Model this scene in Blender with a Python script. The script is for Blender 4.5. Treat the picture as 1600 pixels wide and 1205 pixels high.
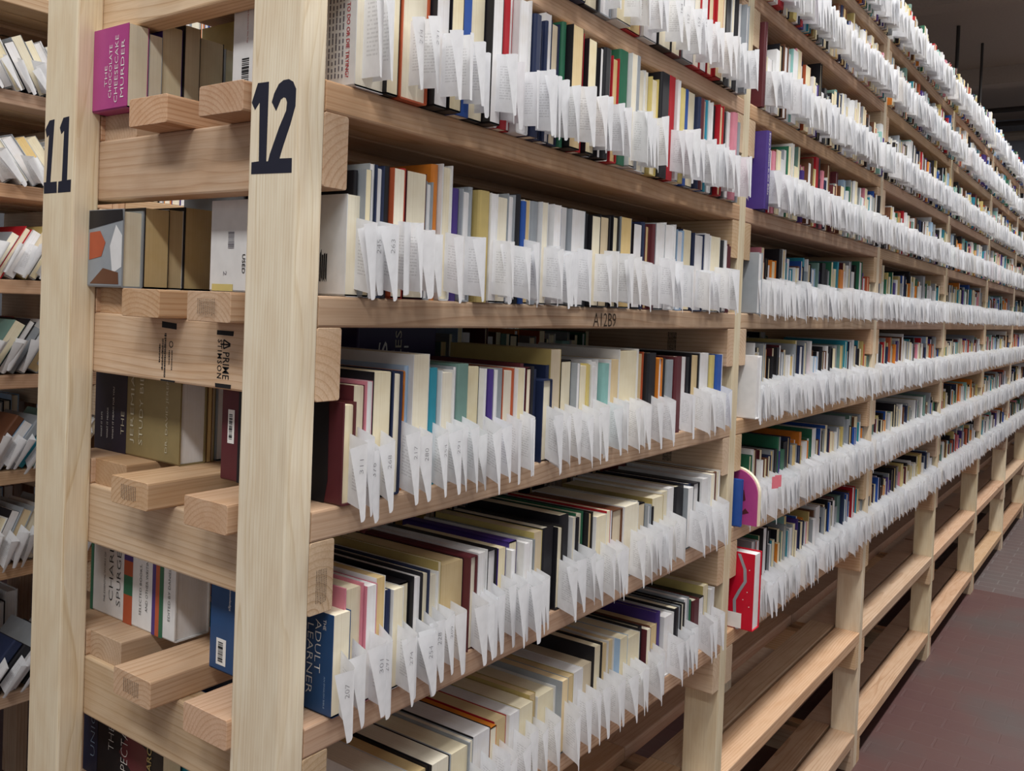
import bpy, bmesh, math, random
from mathutils import Vector, Matrix

for o in list(bpy.data.objects):
    bpy.data.objects.remove(o)
S = bpy.context.scene
COL = S.collection
R = random.Random(12)
ZO = 1.6262                       # height of the shelf marked A12B9 above the floor

# ------------------------------------------------------------------ camera
cam_d = bpy.data.cameras.new('camera')
cam = bpy.data.objects.new('camera', cam_d)
COL.objects.link(cam)
S.camera = cam
YAW, PITCH, ROLL = 0.588, 0.0207, 0.040
fw = Vector((-math.sin(YAW)*math.cos(PITCH), math.cos(YAW)*math.cos(PITCH), -math.sin(PITCH)))
rt0 = Vector((math.cos(YAW), math.sin(YAW), 0))
up0 = rt0.cross(fw)
c_, s_ = math.cos(ROLL), math.sin(ROLL)
rt = c_*rt0 + s_*up0
up = -s_*rt0 + c_*up0
M = Matrix((rt, up, -fw)).transposed().to_4x4()
M.translation = Vector((0.8188, -0.6633, ZO - 0.0015))
cam.matrix_world = M
cam_d.sensor_width = 36.0
cam_d.lens = 1369.1/1600*36.0
cam_d.shift_x = (800 - 882.4)/1600
cam_d.shift_y = (507.8 - 602.5)/1600
cam_d.clip_start = 0.02
cam_d.clip_end = 100

# ------------------------------------------------------------------ light
S.view_settings.view_transform = 'Standard'
S.view_settings.look = 'None'
S.view_settings.exposure = 0.48
S.view_settings.gamma = 1.0
w = bpy.data.worlds.new('world'); S.world = w
w.use_nodes = True
bg = w.node_tree.nodes['Background']
bg.inputs[0].default_value = (0.95, 0.97, 1.0, 1)
bg.inputs[1].default_value = 0.30

def area(name, loc, sx, sy, power, col=(1.0, 0.985, 0.96), rot=(0, 0, 0)):
    l = bpy.data.lights.new(name, 'AREA')
    l.shape = 'RECTANGLE'; l.size = sx; l.size_y = sy
    l.energy = power; l.color = col
    o = bpy.data.objects.new(name, l); COL.objects.link(o)
    o.location = loc; o.rotation_euler = rot
    return o
# tube fittings hung along the aisles, and an open bay of lights behind the camera
area('aisle_light', (0.85, 0.9, 4.30), 0.25, 3.4, 88)
area('aisle_light', (0.85, 5.2, 4.30), 0.25, 3.4, 88)
area('aisle_light', (0.85, 9.6, 4.30), 0.25, 3.0, 75)
area('aisle_light', (1.5, -1.9, 4.10), 2.2, 0.30, 50)
area('aisle_light', (-1.2, -1.6, 4.10), 2.2, 0.30, 32)
area('aisle_light', (-1.15, 2.6, 4.30), 0.25, 3.0, 8)

# ------------------------------------------------------------------ names and labels
def tag(o, label=None, cat=None, group=None, kind=None):
    if label: o['label'] = label
    if cat: o['category'] = cat
    if group: o['group'] = group
    if kind: o['kind'] = kind
    return o

def empty(name, loc=(0, 0, 0)):
    o = bpy.data.objects.new(name, None); COL.objects.link(o)
    o.location = loc; o.empty_display_size = 0.05
    return o

def link(name, me, parent=None, loc=(0, 0, 0), rot=(0, 0, 0)):
    o = bpy.data.objects.new(name, me); COL.objects.link(o)
    o.location = loc; o.rotation_euler = rot
    if parent: o.parent = parent
    return o

# ------------------------------------------------------------------ materials
def srgb(h):
    h = h.lstrip('#')
    v = [int(h[i:i+2], 16)/255 for i in (0, 2, 4)]
    return tuple((x/12.92 if x <= 0.04045 else ((x+0.055)/1.055)**2.4) for x in v) + (1,)

def newmat(name):
    m = bpy.data.materials.new(name); m.use_nodes = True
    nt = m.node_tree
    return m, nt, nt.nodes, nt.links, nt.nodes['Principled BSDF']

def N(ns, typ, **kw):
    n = ns.new(typ)
    for k, v in kw.items():
        if isinstance(k, str) and k.startswith('i_'):
            n.inputs[int(k[2:])].default_value = v
        else: setattr(n, k, v)
    return n

def mth(ns, ls, op, a, b=None, c=None):
    n = ns.new('ShaderNodeMath'); n.operation = op
    for i, v in enumerate((a, b, c)):
        if v is None: continue
        if isinstance(v, (int, float)): n.inputs[i].default_value = v
        else: ls.new(v, n.inputs[i])
    return n.outputs[0]

def ramp(ns, ls, fac, stops):
    r = ns.new('ShaderNodeValToRGB')
    e = r.color_ramp.elements
    while len(e) < len(stops): e.new(0.5)
    for el, (p, c) in zip(e, stops): el.position = p; el.color = c
    ls.new(fac, r.inputs[0])
    return r.outputs[0]

def mixc(ns, ls, fac, a, b, mode='MIX'):
    n = ns.new('ShaderNodeMix'); n.data_type = 'RGBA'; n.blend_type = mode
    for i, v in ((0, fac), (6, a), (7, b)):
        if isinstance(v, (int, float)): n.inputs[i].default_value = v
        elif isinstance(v, tuple): n.inputs[i].default_value = v
        else: ls.new(v, n.inputs[i])
    return n.outputs[2]

def wood(name, light, mid, dark, ring=0.0048, knots=0.10):
    """sawn softwood: growth rings round an axis along local X, so long faces show
    straight or cathedral grain and sawn ends show arcs"""
    m, nt, ns, ls, P = newmat(name)
    tc = N(ns, 'ShaderNodeTexCoord'); oi = N(ns, 'ShaderNodeObjectInfo')
    sep = N(ns, 'ShaderNodeSeparateXYZ'); ls.new(tc.outputs['Object'], sep.inputs[0])
    rnd = oi.outputs['Random']
    r2 = mth(ns, ls, 'FRACT', mth(ns, ls, 'MULTIPLY', rnd, 37.7))
    r3 = mth(ns, ls, 'FRACT', mth(ns, ls, 'MULTIPLY', rnd, 91.3))
    x = mth(ns, ls, 'ADD', sep.outputs[0], mth(ns, ls, 'MULTIPLY', rnd, 50))
    # low frequency wander of the pith
    cx = N(ns, 'ShaderNodeCombineXYZ'); ls.new(mth(ns, ls, 'MULTIPLY', x, 1.6), cx.inputs[0])
    ls.new(mth(ns, ls, 'MULTIPLY', sep.outputs[1], 5.0), cx.inputs[1])
    ls.new(mth(ns, ls, 'MULTIPLY', sep.outputs[2], 5.0), cx.inputs[2])
    nz = N(ns, 'ShaderNodeTexNoise'); nz.inputs['Scale'].default_value = 1.0
    nz.inputs['Detail'].default_value = 2.0; ls.new(cx.outputs[0], nz.inputs['Vector'])
    wn = mth(ns, ls, 'MULTIPLY', mth(ns, ls, 'SUBTRACT', nz.outputs[0], 0.5), 0.035)
    y = mth(ns, ls, 'ADD', sep.outputs[1], mth(ns, ls, 'MULTIPLY', mth(ns, ls, 'SUBTRACT', r2, 0.5), 0.12))
    z = mth(ns, ls, 'ADD', sep.outputs[2], mth(ns, ls, 'ADD', mth(ns, ls, 'MULTIPLY', r3, 0.07), 0.015))
    y = mth(ns, ls, 'ADD', y, wn); z = mth(ns, ls, 'ADD', z, wn)
    rad = mth(ns, ls, 'SQRT', mth(ns, ls, 'ADD', mth(ns, ls, 'MULTIPLY', y, y), mth(ns, ls, 'MULTIPLY', z, z)))
    # knots: sparse cells
    ck = N(ns, 'ShaderNodeCombineXYZ')
    ls.new(mth(ns, ls, 'MULTIPLY', x, 2.1), ck.inputs[0])
    ls.new(mth(ns, ls, 'MULTIPLY', mth(ns, ls, 'ADD', sep.outputs[1], r3), 5.0), ck.inputs[1])
    ls.new(mth(ns, ls, 'MULTIPLY', mth(ns, ls, 'ADD', sep.outputs[2], r2), 5.0), ck.inputs[2])
    vo = N(ns, 'ShaderNodeTexVoronoi'); vo.inputs['Scale'].default_value = 1.0
    ls.new(ck.outputs[0], vo.inputs['Vector'])
    kd = vo.outputs['Distance']
    kn = mth(ns, ls, 'SUBTRACT', 1.0, mth(ns, ls, 'SMOOTH_MIN', mth(ns, ls, 'DIVIDE', kd, 0.22), 1.0, 0.1))
    rr = mth(ns, ls, 'ADD', mth(ns, ls, 'DIVIDE', rad, ring), mth(ns, ls, 'MULTIPLY', kn, 1.6))
    fr = mth(ns, ls, 'FRACT', rr)
    # fibre streaks
    cf = N(ns, 'ShaderNodeCombineXYZ')
    ls.new(mth(ns, ls, 'MULTIPLY', x, 9), cf.inputs[0])
    ls.new(mth(ns, ls, 'MULTIPLY', sep.outputs[1], 420), cf.inputs[1])
    ls.new(mth(ns, ls, 'MULTIPLY', sep.outputs[2], 420), cf.inputs[2])
    nf = N(ns, 'ShaderNodeTexNoise'); nf.inputs['Scale'].default_value = 1.0
    nf.inputs['Detail'].default_value = 3.0; ls.new(cf.outputs[0], nf.inputs['Vector'])
    col = ramp(ns, ls, fr, [(0.0, light), (0.55, light), (0.86, mid), (0.94, dark), (1.0, mid)])
    # soften the rings and let their strength wander along the piece
    flat = mixc(ns, ls, 0.5, light, mid)
    col = mixc(ns, ls, mth(ns, ls, 'MULTIPLY_ADD', nz.outputs[0], 1.5, -0.25), flat, col)
    fib = ramp(ns, ls, nf.outputs[0], [(0.3, (0.86, 0.82, 0.78, 1)), (0.62, (1.0, 1.0, 1.0, 1))])
    col = mixc(ns, ls, 0.8, col, fib, 'MULTIPLY')
    # blotches
    nb = N(ns, 'ShaderNodeTexNoise'); nb.inputs['Scale'].default_value = 7.0
    nb.inputs['Detail'].default_value = 3.0
    ls.new(cx.outputs[0], nb.inputs['Vector'])
    bl = ramp(ns, ls, nb.outputs[0], [(0.35, (0.90, 0.84, 0.78, 1)), (0.6, (1, 1, 1, 1))])
    col = mixc(ns, ls, 0.7, col, bl, 'MULTIPLY')
    # knot core
    kc = ramp(ns, ls, kd, [(0.0, (0.16, 0.07, 0.03, 1)), (knots*0.55, (0.30, 0.14, 0.06, 1)), (knots, (1, 1, 1, 1))])
    col = mixc(ns, ls, 0.75, col, kc, 'MULTIPLY')
    # piece to piece tone
    hs = N(ns, 'ShaderNodeHueSaturation')
    ls.new(mth(ns, ls, 'MULTIPLY_ADD', r2, 0.26, 0.86), hs.inputs['Value'])
    ls.new(mth(ns, ls, 'MULTIPLY_ADD', r3, 0.25, 0.90), hs.inputs['Saturation'])
    ls.new(mth(ns, ls, 'MULTIPLY_ADD', rnd, 0.014, 0.492), hs.inputs['Hue'])
    ls.new(col, hs.inputs['Color'])
    ls.new(hs.outputs[0], P.inputs['Base Color'])
    P.inputs['Roughness'].default_value = 0.62
    P.inputs['Specular IOR Level'].default_value = 0.25
    bp = N(ns, 'ShaderNodeBump'); bp.inputs['Strength'].default_value = 0.18; bp.inputs['Distance'].default_value = 0.0006
    ls.new(nf.outputs[0], bp.inputs['Height']); ls.new(bp.outputs[0], P.inputs['Normal'])
    return m

W_POST = wood('post_pine', srgb('#eee3cb'), srgb('#e6d7b8'), srgb('#d6c19c'), 0.0042, 0.05)
W_BOARD = wood('board_fir', srgb('#d5b89c'), srgb('#c5a182'), srgb('#a98464'), 0.0066, 0.10)
W_RAIL = wood('rail_fir', srgb('#dec6aa'), srgb('#cfb291'), srgb('#b59274'), 0.0085, 0.09)

def plain(name, col, rough=0.5, spec=0.3, var=0.0, metal=0.0):
    m, nt, ns, ls, P = newmat(name)
    c = srgb(col) if isinstance(col, str) else col
    tc = N(ns, 'ShaderNodeTexCoord')
    nz = N(ns, 'ShaderNodeTexNoise'); nz.inputs['Scale'].default_value = 45.0
    ls.new(tc.outputs['Object'], nz.inputs['Vector'])
    f = ramp(ns, ls, nz.outputs[0], [(0.35, (0.9, 0.9, 0.9, 1)), (0.6, (1, 1, 1, 1))])
    col2 = mixc(ns, ls, 0.6, c, f, 'MULTIPLY')
    if var:
        oi = N(ns, 'ShaderNodeObjectInfo')
        hs = N(ns, 'ShaderNodeHueSaturation')
        ls.new(mth(ns, ls, 'MULTIPLY_ADD', oi.outputs['Random'], var, 1-var/2), hs.inputs['Value'])
        ls.new(col2, hs.inputs['Color']); col2 = hs.outputs[0]
    ls.new(col2, P.inputs['Base Color'])
    P.inputs['Roughness'].default_value = rough
    P.inputs['Specular IOR Level'].default_value = spec
    P.inputs['Metallic'].default_value = metal
    return m

def pages(name, col):
    """a cut book block: very thin leaf lines running up the block"""
    m, nt, ns, ls, P = newmat(name)
    tc = N(ns, 'ShaderNodeTexCoord'); oi = N(ns, 'ShaderNodeObjectInfo')
    mp = N(ns, 'ShaderNodeMapping'); mp.inputs['Scale'].default_value = (2.0, 1100.0, 3.0)
    ls.new(tc.outputs['Object'], mp.inputs[0])
    nz = N(ns, 'ShaderNodeTexNoise'); nz.inputs['Scale'].default_value = 1.0; nz.inputs['Detail'].default_value = 2.0
    ls.new(mp.outputs[0], nz.inputs['Vector'])
    f = ramp(ns, ls, nz.outputs[0], [(0.30, (0.86, 0.83, 0.79, 1)), (0.52, (1, 1, 1, 1))])
    n2 = N(ns, 'ShaderNodeTexNoise'); n2.inputs['Scale'].default_value = 30.0
    ls.new(tc.outputs['Object'], n2.inputs['Vector'])
    g = ramp(ns, ls, n2.outputs[0], [(0.3, (0.93, 0.90, 0.84, 1)), (0.6, (1, 1, 1, 1))])
    c = mixc(ns, ls, 0.75, srgb(col), f, 'MULTIPLY')
    c = mixc(ns, ls, 0.8, c, g, 'MULTIPLY')
    hs = N(ns, 'ShaderNodeHueSaturation')
    ls.new(mth(ns, ls, 'MULTIPLY_ADD', oi.outputs['Random'], 0.14, 0.92), hs.inputs['Value'])
    ls.new(mth(ns, ls, 'MULTIPLY_ADD', mth(ns, ls, 'FRACT', mth(ns, ls, 'MULTIPLY', oi.outputs['Random'], 17.3)), 0.6, 0.7), hs.inputs['Saturation'])
    ls.new(c, hs.inputs['Color']); ls.new(hs.outputs[0], P.inputs['Base Color'])
    P.inputs['Roughness'].default_value = 0.85
    P.inputs['Specular IOR Level'].default_value = 0.1
    bp = N(ns, 'ShaderNodeBump'); bp.inputs['Strength'].default_value = 0.25; bp.inputs['Distance'].default_value = 0.0004
    ls.new(nz.outputs[0], bp.inputs['Height']); ls.new(bp.outputs[0], P.inputs['Normal'])
    return m

PG = {'c': pages('cream_pages', '#efe6cd'), 'w': pages('white_pages', '#ecebed'), 't': pages('aged_pages', '#e2cda6')}
COVER = {'K': '#1f1e23', 'N': '#26304f', 'B': '#2b55a5', 'R': '#b3202b', 'M': '#5e2a30', 'G': '#2f6b50', 'T': '#2f8ea3',
         'P': '#4a3680', 'Y': '#d2c07a', 'O': '#d9822f', 'W': '#e3e3e3', 'E': '#9aa0a6', 'U': '#6b4530', 'L': '#a3bfdc',
         'Q': '#d98a9a', 'Z': '#b8a468', 'A': '#b85a3a', 'S': '#6f8f86', 'F': '#8fc0ba', 'I': '#b5478a', 'D': '#c8102e'}
CNAME = {'K': 'black', 'N': 'navy', 'B': 'blue', 'R': 'red', 'M': 'maroon', 'G': 'green', 'T': 'teal', 'P': 'purple',
         'Y': 'yellow', 'O': 'orange', 'W': 'white', 'E': 'grey', 'U': 'brown', 'L': 'pale blue', 'Q': 'pink',
         'Z': 'mustard', 'A': 'rust', 'S': 'sage', 'F': 'mint', 'I': 'magenta', 'D': 'crimson'}
PNAME = {'c': 'cream-paged', 'w': 'white-paged', 't': 'tan-paged'}
CM = {k: plain(CNAME[k].replace(' ', '_') + '_cover', v, 0.42, 0.35, 0.15) for k, v in COVER.items()}
INK = plain('marker_ink', '#2c2d3a', 0.7, 0.1)
INK_MILL = plain('faded_stamp_ink', '#8f7c6a', 0.8, 0.05)
INK_SOFT = plain('stamp_ink', '#4a4038', 0.8, 0.05)
PRINT_W = plain('white_print', '#f2f0ec', 0.5, 0.2)
PRINT_K = plain('black_print', '#2a2a2c', 0.6, 0.1)
PRINT_R = plain('red_print', '#b02a35', 0.6, 0.1)
PRINT_G = plain('grey_print', '#77737a', 0.6, 0.1)
PRINT_Y = plain('gold_print', '#cfc8b0', 0.5, 0.2)

def paper(name, text=True):
    m, nt, ns, ls, P = newmat(name)
    uv = N(ns, 'ShaderNodeUVMap'); uv.uv_map = 'UVMap'
    sep = N(ns, 'ShaderNodeSeparateXYZ'); ls.new(uv.outputs[0], sep.inputs[0])
    u, v = sep.outputs[0], sep.outputs[1]
    base = srgb('#eeeff2')
    # faint print: rows of words on the inner part of the slip, broken by noise
    rows = mth(ns, ls, 'FRACT', mth(ns, ls, 'MULTIPLY', v, 22))
    on = mth(ns, ls, 'LESS_THAN', rows, 0.45)
    nz = N(ns, 'ShaderNodeTexNoise'); nz.inputs['Scale'].default_value = 1.0; nz.inputs['Detail'].default_value = 1.0
    cb = N(ns, 'ShaderNodeCombineXYZ')
    ls.new(mth(ns, ls, 'MULTIPLY', u, 16), cb.inputs[0])
    ls.new(mth(ns, ls, 'FLOOR', mth(ns, ls, 'MULTIPLY', v, 22)), cb.inputs[1])
    ls.new(cb.outputs[0], nz.inputs['Vector'])
    word = mth(ns, ls, 'GREATER_THAN', nz.outputs[0], 0.47)
    blk = mth(ns, ls, 'MULTIPLY', mth(ns, ls, 'GREATER_THAN', v, 0.22), mth(ns, ls, 'LESS_THAN', v, 0.80))
    blk = mth(ns, ls, 'MULTIPLY', blk, mth(ns, ls, 'MULTIPLY', mth(ns, ls, 'GREATER_THAN', u, 0.12), mth(ns, ls, 'LESS_THAN', u, 0.44)))
    f = mth(ns, ls, 'MULTIPLY', mth(ns, ls, 'MULTIPLY', on, word), blk)
    f = mth(ns, ls, 'MULTIPLY', f, 0.22)
    n2 = N(ns, 'ShaderNodeTexNoise'); n2.inputs['Scale'].default_value = 6.0
    ls.new(uv.outputs[0], n2.inputs['Vector'])
    tone = ramp(ns, ls, n2.outputs[0], [(0.3, (0.94, 0.94, 0.94, 1)), (0.6, (1, 1, 1, 1))])
    c = mixc(ns, ls, f, mixc(ns, ls, 1.0, base, tone, 'MULTIPLY'), srgb('#5a5a60'))
    ls.new(c, P.inputs['Base Color'])
    P.inputs['Roughness'].default_value = 0.75
    P.inputs['Specular IOR Level'].default_value = 0.15
    tr = N(ns, 'ShaderNodeBsdfTranslucent'); ls.new(c, tr.inputs[0])
    mx = N(ns, 'ShaderNodeMixShader'); mx.inputs[0].default_value = 0.20
    out = ns['Material Output']
    ls.new(P.outputs[0], mx.inputs[1]); ls.new(tr.outputs[0], mx.inputs[2]); ls.new(mx.outputs[0], out.inputs[0])
    return m
SLIP = paper('slip_paper')
SLIP_PINK = plain('pink_paper', '#e87f8c', 0.7, 0.1)

# ------------------------------------------------------------------ mesh helpers
class MB:
    def __init__(s): s.v = []; s.f = []; s.m = []; s.uv = []; s.mats = []; s.ix = {}; s.smooth = []
    def mat(s, m):
        if m.name not in s.ix: s.ix[m.name] = len(s.mats); s.mats.append(m)
        return s.ix[m.name]
    def add(s, vs, fs, m, uvs=None, smooth=False):
        b = len(s.v); s.v += [tuple(p) for p in vs]; k = s.mat(m)
        for i, f in enumerate(fs):
            s.f.append(tuple(b+j for j in f)); s.m.append(k); s.smooth.append(smooth)
            s.uv.append([uvs[j] for j in f] if uvs else [(0, 0)]*len(f))
    def box(s, x0, x1, y0, y1, z0, z1, m):
        v = [(x, y, z) for x in (x0, x1) for y in (y0, y1) for z in (z0, z1)]
        s.add(v, [(0, 1, 3, 2), (4, 6, 7, 5), (0, 4, 5, 1), (2, 3, 7, 6), (0, 2, 6, 4), (1, 5, 7, 3)], m)
    def extrude_x(s, prof, x0, x1, m, caps=True):
        """prof: closed (y,z) outline counter-clockwise seen from +X"""
        n = len(prof)
        v = [(x0, y, z) for y, z in prof] + [(x1, y, z) for y, z in prof]
        f = [(i, (i+1) % n, n+(i+1) % n, n+i) for i in range(n)]
        f = [tuple(reversed(q)) for q in f]
        if caps: f += [tuple(range(n))[::-1], tuple(range(n, 2*n))]
        f2 = [tuple(reversed(q)) for q in f[:n]] + f[n:]
        s.add(v, f2, m)
    def mesh(s, name, uv=False):
        me = bpy.data.meshes.new(name)
        me.from_pydata(s.v, [], s.f)
        for m in s.mats: me.materials.append(m)
        me.polygons.foreach_set('material_index', s.m)
        me.polygons.foreach_set('use_smooth', s.smooth)
        if uv:
            l = me.uv_layers.new(name='UVMap')
            l.data.foreach_set('uv', [c for q in s.uv for p in q for c in p])
        me.update()
        return me
    def build(s, name, parent=None, loc=(0, 0, 0), rot=(0, 0, 0), uv=False):
        return link(name, s.mesh(name, uv), parent, loc, rot)

_lum = {}
def lumber_mesh(L, a, b, mat):
    """a sawn length along local X, section a (y) by b (z), eased edges, origin at its centre"""
    key = (round(L, 3), a, b, mat.name)
    if key in _lum: return _lum[key]
    bm = bmesh.new()
    bmesh.ops.create_cube(bm, size=1.0)
    for v in bm.verts: v.co = Vector((v.co.x*L, v.co.y*a, v.co.z*b))
    es = [e for e in bm.edges if abs((e.verts[0].co - e.verts[1].co).normalized().x) > 0.9]
    bmesh.ops.bevel(bm, geom=es, offset=0.0032, segments=2, affect='EDGES', profile=0.5)
    es = [e for e in bm.edges if abs((e.verts[0].co - e.verts[1].co).normalized().x) < 0.1 and e.calc_face_angle(0) > 1.0]
    bmesh.ops.bevel(bm, geom=es, offset=0.0007, segments=1, affect='EDGES')
    me = bpy.data.meshes.new('lumber')
    bm.to_mesh(me); bm.free()
    me.materials.append(mat)
    _lum[key] = me
    return me

T, D89 = 0.038, 0.089
LV = {-5: -1.5043, -4: -1.133, -3: -0.777, -2: -0.5187, -1: -0.2578, 0: 0.0, 1: 0.2559, 2: 0.5048, 3: 0.770, 4: 1.0056}
BAY = [0.0] + [1.2928 + 1.2662*i for i in range(9)]
WID = 0.5822

SHELF_BOOKS = {
 2: """0.456,32.4,165,cK 0.489,33.8,169,wW 0.524,44.5,173,cN 0.570,46.9,172,cK 0.618,39.6,175,wE 0.659,52.1,181,cW 0.711,55.3,188,tR 0.769,51.6,188,wW 0.822,57.2,191,cK 0.880,44.5,193,cM 0.926,49.5,197,wE 0.976,40.1,201,cR 1.017,29.7,204,wR 1.048,30.5,205,cR 1.079,31.5,205,tR 1.111,29.1,205,cK 1.141,33.3,205,sK 1.174,13.6,205,cW 1.188,27.6,205,sK 1.216,17.6,205,wW 1.234,17.9,205,wE""",
 1: """0.124,21.4,167,cK 0.146,51.8,178,cA 0.199,26.4,177,wK 0.226,25.1,159,cK 0.250,29.9,184,sB 0.281,33.9,190,cK 0.315,24.4,194,wK 0.339,9.8,195,wW 0.349,19.8,201,sR 0.369,13.1,204,wR 0.382,31.4,204,wW 0.416,18.6,185,sN 0.435,20.7,180,cN 0.455,8.1,188,sN 0.463,16.4,204,wW 0.480,25.3,195,tN 0.505,12.1,201,sG 0.518,31.9,198,tK 0.551,16.5,196,sR 0.568,26.3,191,cK 0.595,15.4,187,wE 0.611,9.8,186,wK 0.620,21.9,191,sK 0.642,14.3,195,wW 0.658,25.0,188,tR 0.682,30.1,204,sG 0.713,19.9,204,cW 0.733,18.1,204,sE 0.753,34.9,191,cW 0.788,19.2,194,cW 0.808,29.4,188,cY 0.837,35.6,204,sK 0.873,28.9,204,sR 0.903,13.4,201,wW 0.917,21.9,191,sY 0.939,11.1,191,cW 0.951,19.7,196,sB 0.971,34.8,195,cE 1.007,11.8,191,sN 1.019,14.9,190,sM 1.034,18.4,192,tB 1.052,12.4,194,sT 1.065,22.0,195,wW 1.087,12.8,194,wE 1.101,12.9,194,sK 1.114,23.0,199,tR 1.137,16.7,198,tM 1.154,17.0,193,sK 1.172,17.3,194,wW 1.189,24.6,196,sQ 1.215,21.6,190,wE 1.237,14.6,184,sE""",
 0: """0.091,7.0,157,sK 0.099,11.2,159,cE 0.110,9.3,168,wE 0.119,15.7,166,wN 0.135,14.0,169,sK 0.149,21.0,168,cA 0.170,9.0,171,sR 0.180,38.7,171,cM 0.219,15.9,161,wE 0.233,13.7,186,sO 0.248,23.0,189,cW 0.272,17.1,159,sP 0.289,21.7,162,wE 0.311,9.7,166,sE 0.321,25.6,161,sZ 0.346,17.5,162,wW 0.364,31.7,161,cE 0.396,20.2,169,wE 0.416,11.1,169,sK 0.428,12.9,160,sB 0.441,16.5,163,tW 0.457,20.1,164,sE 0.477,17.2,165,cW 0.495,14.1,166,wW 0.509,21.6,166,wW 0.531,14.7,163,cB 0.545,22.5,164,wE 0.568,42.7,164,wE 0.612,14.1,161,sK 0.626,28.8,160,cK 0.655,36.2,162,tK 0.691,8.8,163,sK 0.700,24.4,167,cK 0.725,11.4,165,sK 0.736,39.6,169,tE 0.775,9.6,166,sR 0.786,31.8,163,wK 0.818,15.0,168,sN 0.833,20.4,162,tM 0.853,10.3,167,sM 0.864,39.8,169,wE 0.904,47.0,174,wW 0.951,22.9,176,sK 0.974,32.3,170,wL 1.006,42.6,172,cN 1.050,50.8,167,wN 1.101,22.9,170,wW 1.124,50.8,170,cW 1.176,21.0,165,sK 1.197,14.2,166,wW 1.212,28.9,157,wM 1.241,11.0,154,sM""",
 -1: """0.101,19.4,147,cM 0.120,11.6,152,wQ 0.130,32.4,163,cK 0.163,19.1,164,cN 0.182,18.5,163,tO 0.200,8.3,168,sL 0.207,32.8,182,cW 0.242,18.9,164,sT 0.261,30.0,161,cW 0.290,8.1,164,wE 0.298,27.4,166,sS 0.326,33.0,161,cK 0.358,5.8,159,wW 0.365,10.4,158,sP 0.375,9.0,157,wW 0.384,24.5,157,sE 0.409,30.2,155,cA 0.439,19.7,158,cW 0.458,8.4,163,sM 0.467,11.8,157,cM 0.478,12.0,158,sK 0.490,14.0,153,sN 0.506,28.7,136,cN 0.533,9.2,158,sN 0.540,31.7,183,tZ 0.573,31.1,166,cK 0.604,10.0,160,wE 0.615,30.5,158,cY 0.645,8.3,156,sY 0.653,21.1,157,wW 0.674,25.9,164,wW 0.700,22.2,156,sF 0.722,9.0,156,wW 0.731,29.9,162,tW 0.759,75.3,182,cW 0.835,38.7,171,tA 0.874,34.8,171,sK 0.909,19.3,163,wO 0.929,14.0,160,sK 0.943,19.9,157,sY 0.963,31.9,156,sE 0.995,29.9,162,sM 1.024,37.0,158,wM 1.061,18.9,159,sK 1.079,42.3,165,tK 1.122,47.3,164,wE 1.170,20.9,159,sY 1.190,32.1,162,sB 1.223,29.3,158,wW""",
 -2: """0.096,33.1,156,cQ 0.129,19.5,149,wQ 0.148,17.8,156,tW 0.167,10.2,134,sN 0.176,21.0,135,cW 0.197,20.3,134,cK 0.218,21.0,140,wK 0.238,19.0,142,cN 0.257,23.4,133,cW 0.280,8.0,145,cZ 0.287,51.3,137,tK 0.338,18.9,142,cM 0.357,16.4,144,wW 0.373,16.7,142,wW 0.390,25.0,140,wK 0.415,20.9,137,cP 0.436,11.5,131,wW 0.446,21.7,140,cP 0.468,24.1,137,wW 0.492,17.6,135,cE 0.509,25.4,142,tY 0.533,33.7,147,sK 0.568,21.3,142,cK 0.589,9.9,138,wE 0.597,28.0,153,sK 0.625,10.2,148,cW 0.636,8.2,146,sK 0.643,27.4,149,cG 0.671,17.2,148,tK 0.688,37.9,140,cW 0.726,16.0,142,cR 0.741,14.0,141,wE 0.755,40.7,139,tU 0.795,57.7,141,cW 0.852,10.4,140,cE 0.863,31.9,131,tK 0.895,16.3,125,wE 0.912,11.0,119,sK 0.921,51.0,134,cZ 0.971,29.4,138,cW 0.999,30.2,142,wW 1.030,40.5,140,sK 1.070,29.0,134,wE 1.099,13.1,135,sN 1.111,33.4,136,wK 1.144,44.9,142,wW 1.188,21.2,146,cW 1.208,21.6,149,sU 1.230,22.1,148,cW""",
 -3: """0.190,47.1,118,cW 0.235,34.9,118,tK 0.268,39.2,118,cK 0.307,47.3,118,cE 0.352,13.0,118,cE 0.365,43.4,118,wK 0.408,17.1,118,cO 0.425,32.2,118,tR 0.456,28.3,120,wW 0.483,40.0,119,cZ 0.522,18.0,124,tZ 0.539,58.2,118,cW 0.596,21.6,128,tE 0.618,28.2,123,tZ 0.645,31.4,125,wW 0.676,36.9,125,tW 0.710,31.4,150,cK 0.741,27.8,146,tW 0.768,33.4,143,tW 0.800,32.1,142,cL 0.832,54.1,130,cW 0.885,18.7,135,sK 0.905,19.0,128,cM 0.923,19.4,126,sU 0.942,31.2,121,tZ 0.971,17.4,141,sP 0.989,47.8,132,wW 1.035,18.5,137,sK 1.054,18.8,132,wE 1.072,19.1,134,cK 1.089,29.3,141,wE 1.119,13.2,130,sG 1.132,33.9,125,sM 1.166,34.9,122,wK 1.197,28.6,143,cY 1.226,25.6,132,wW""",
}

# ------------------------------------------------------------------ the rack of rows 11 and 12
rack = empty('storage_rack', (0, 0, 0))
tag(rack, 'long double-sided pine lumber shelving rack with end posts numbered 11 and 12', 'shelving rack')

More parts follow.
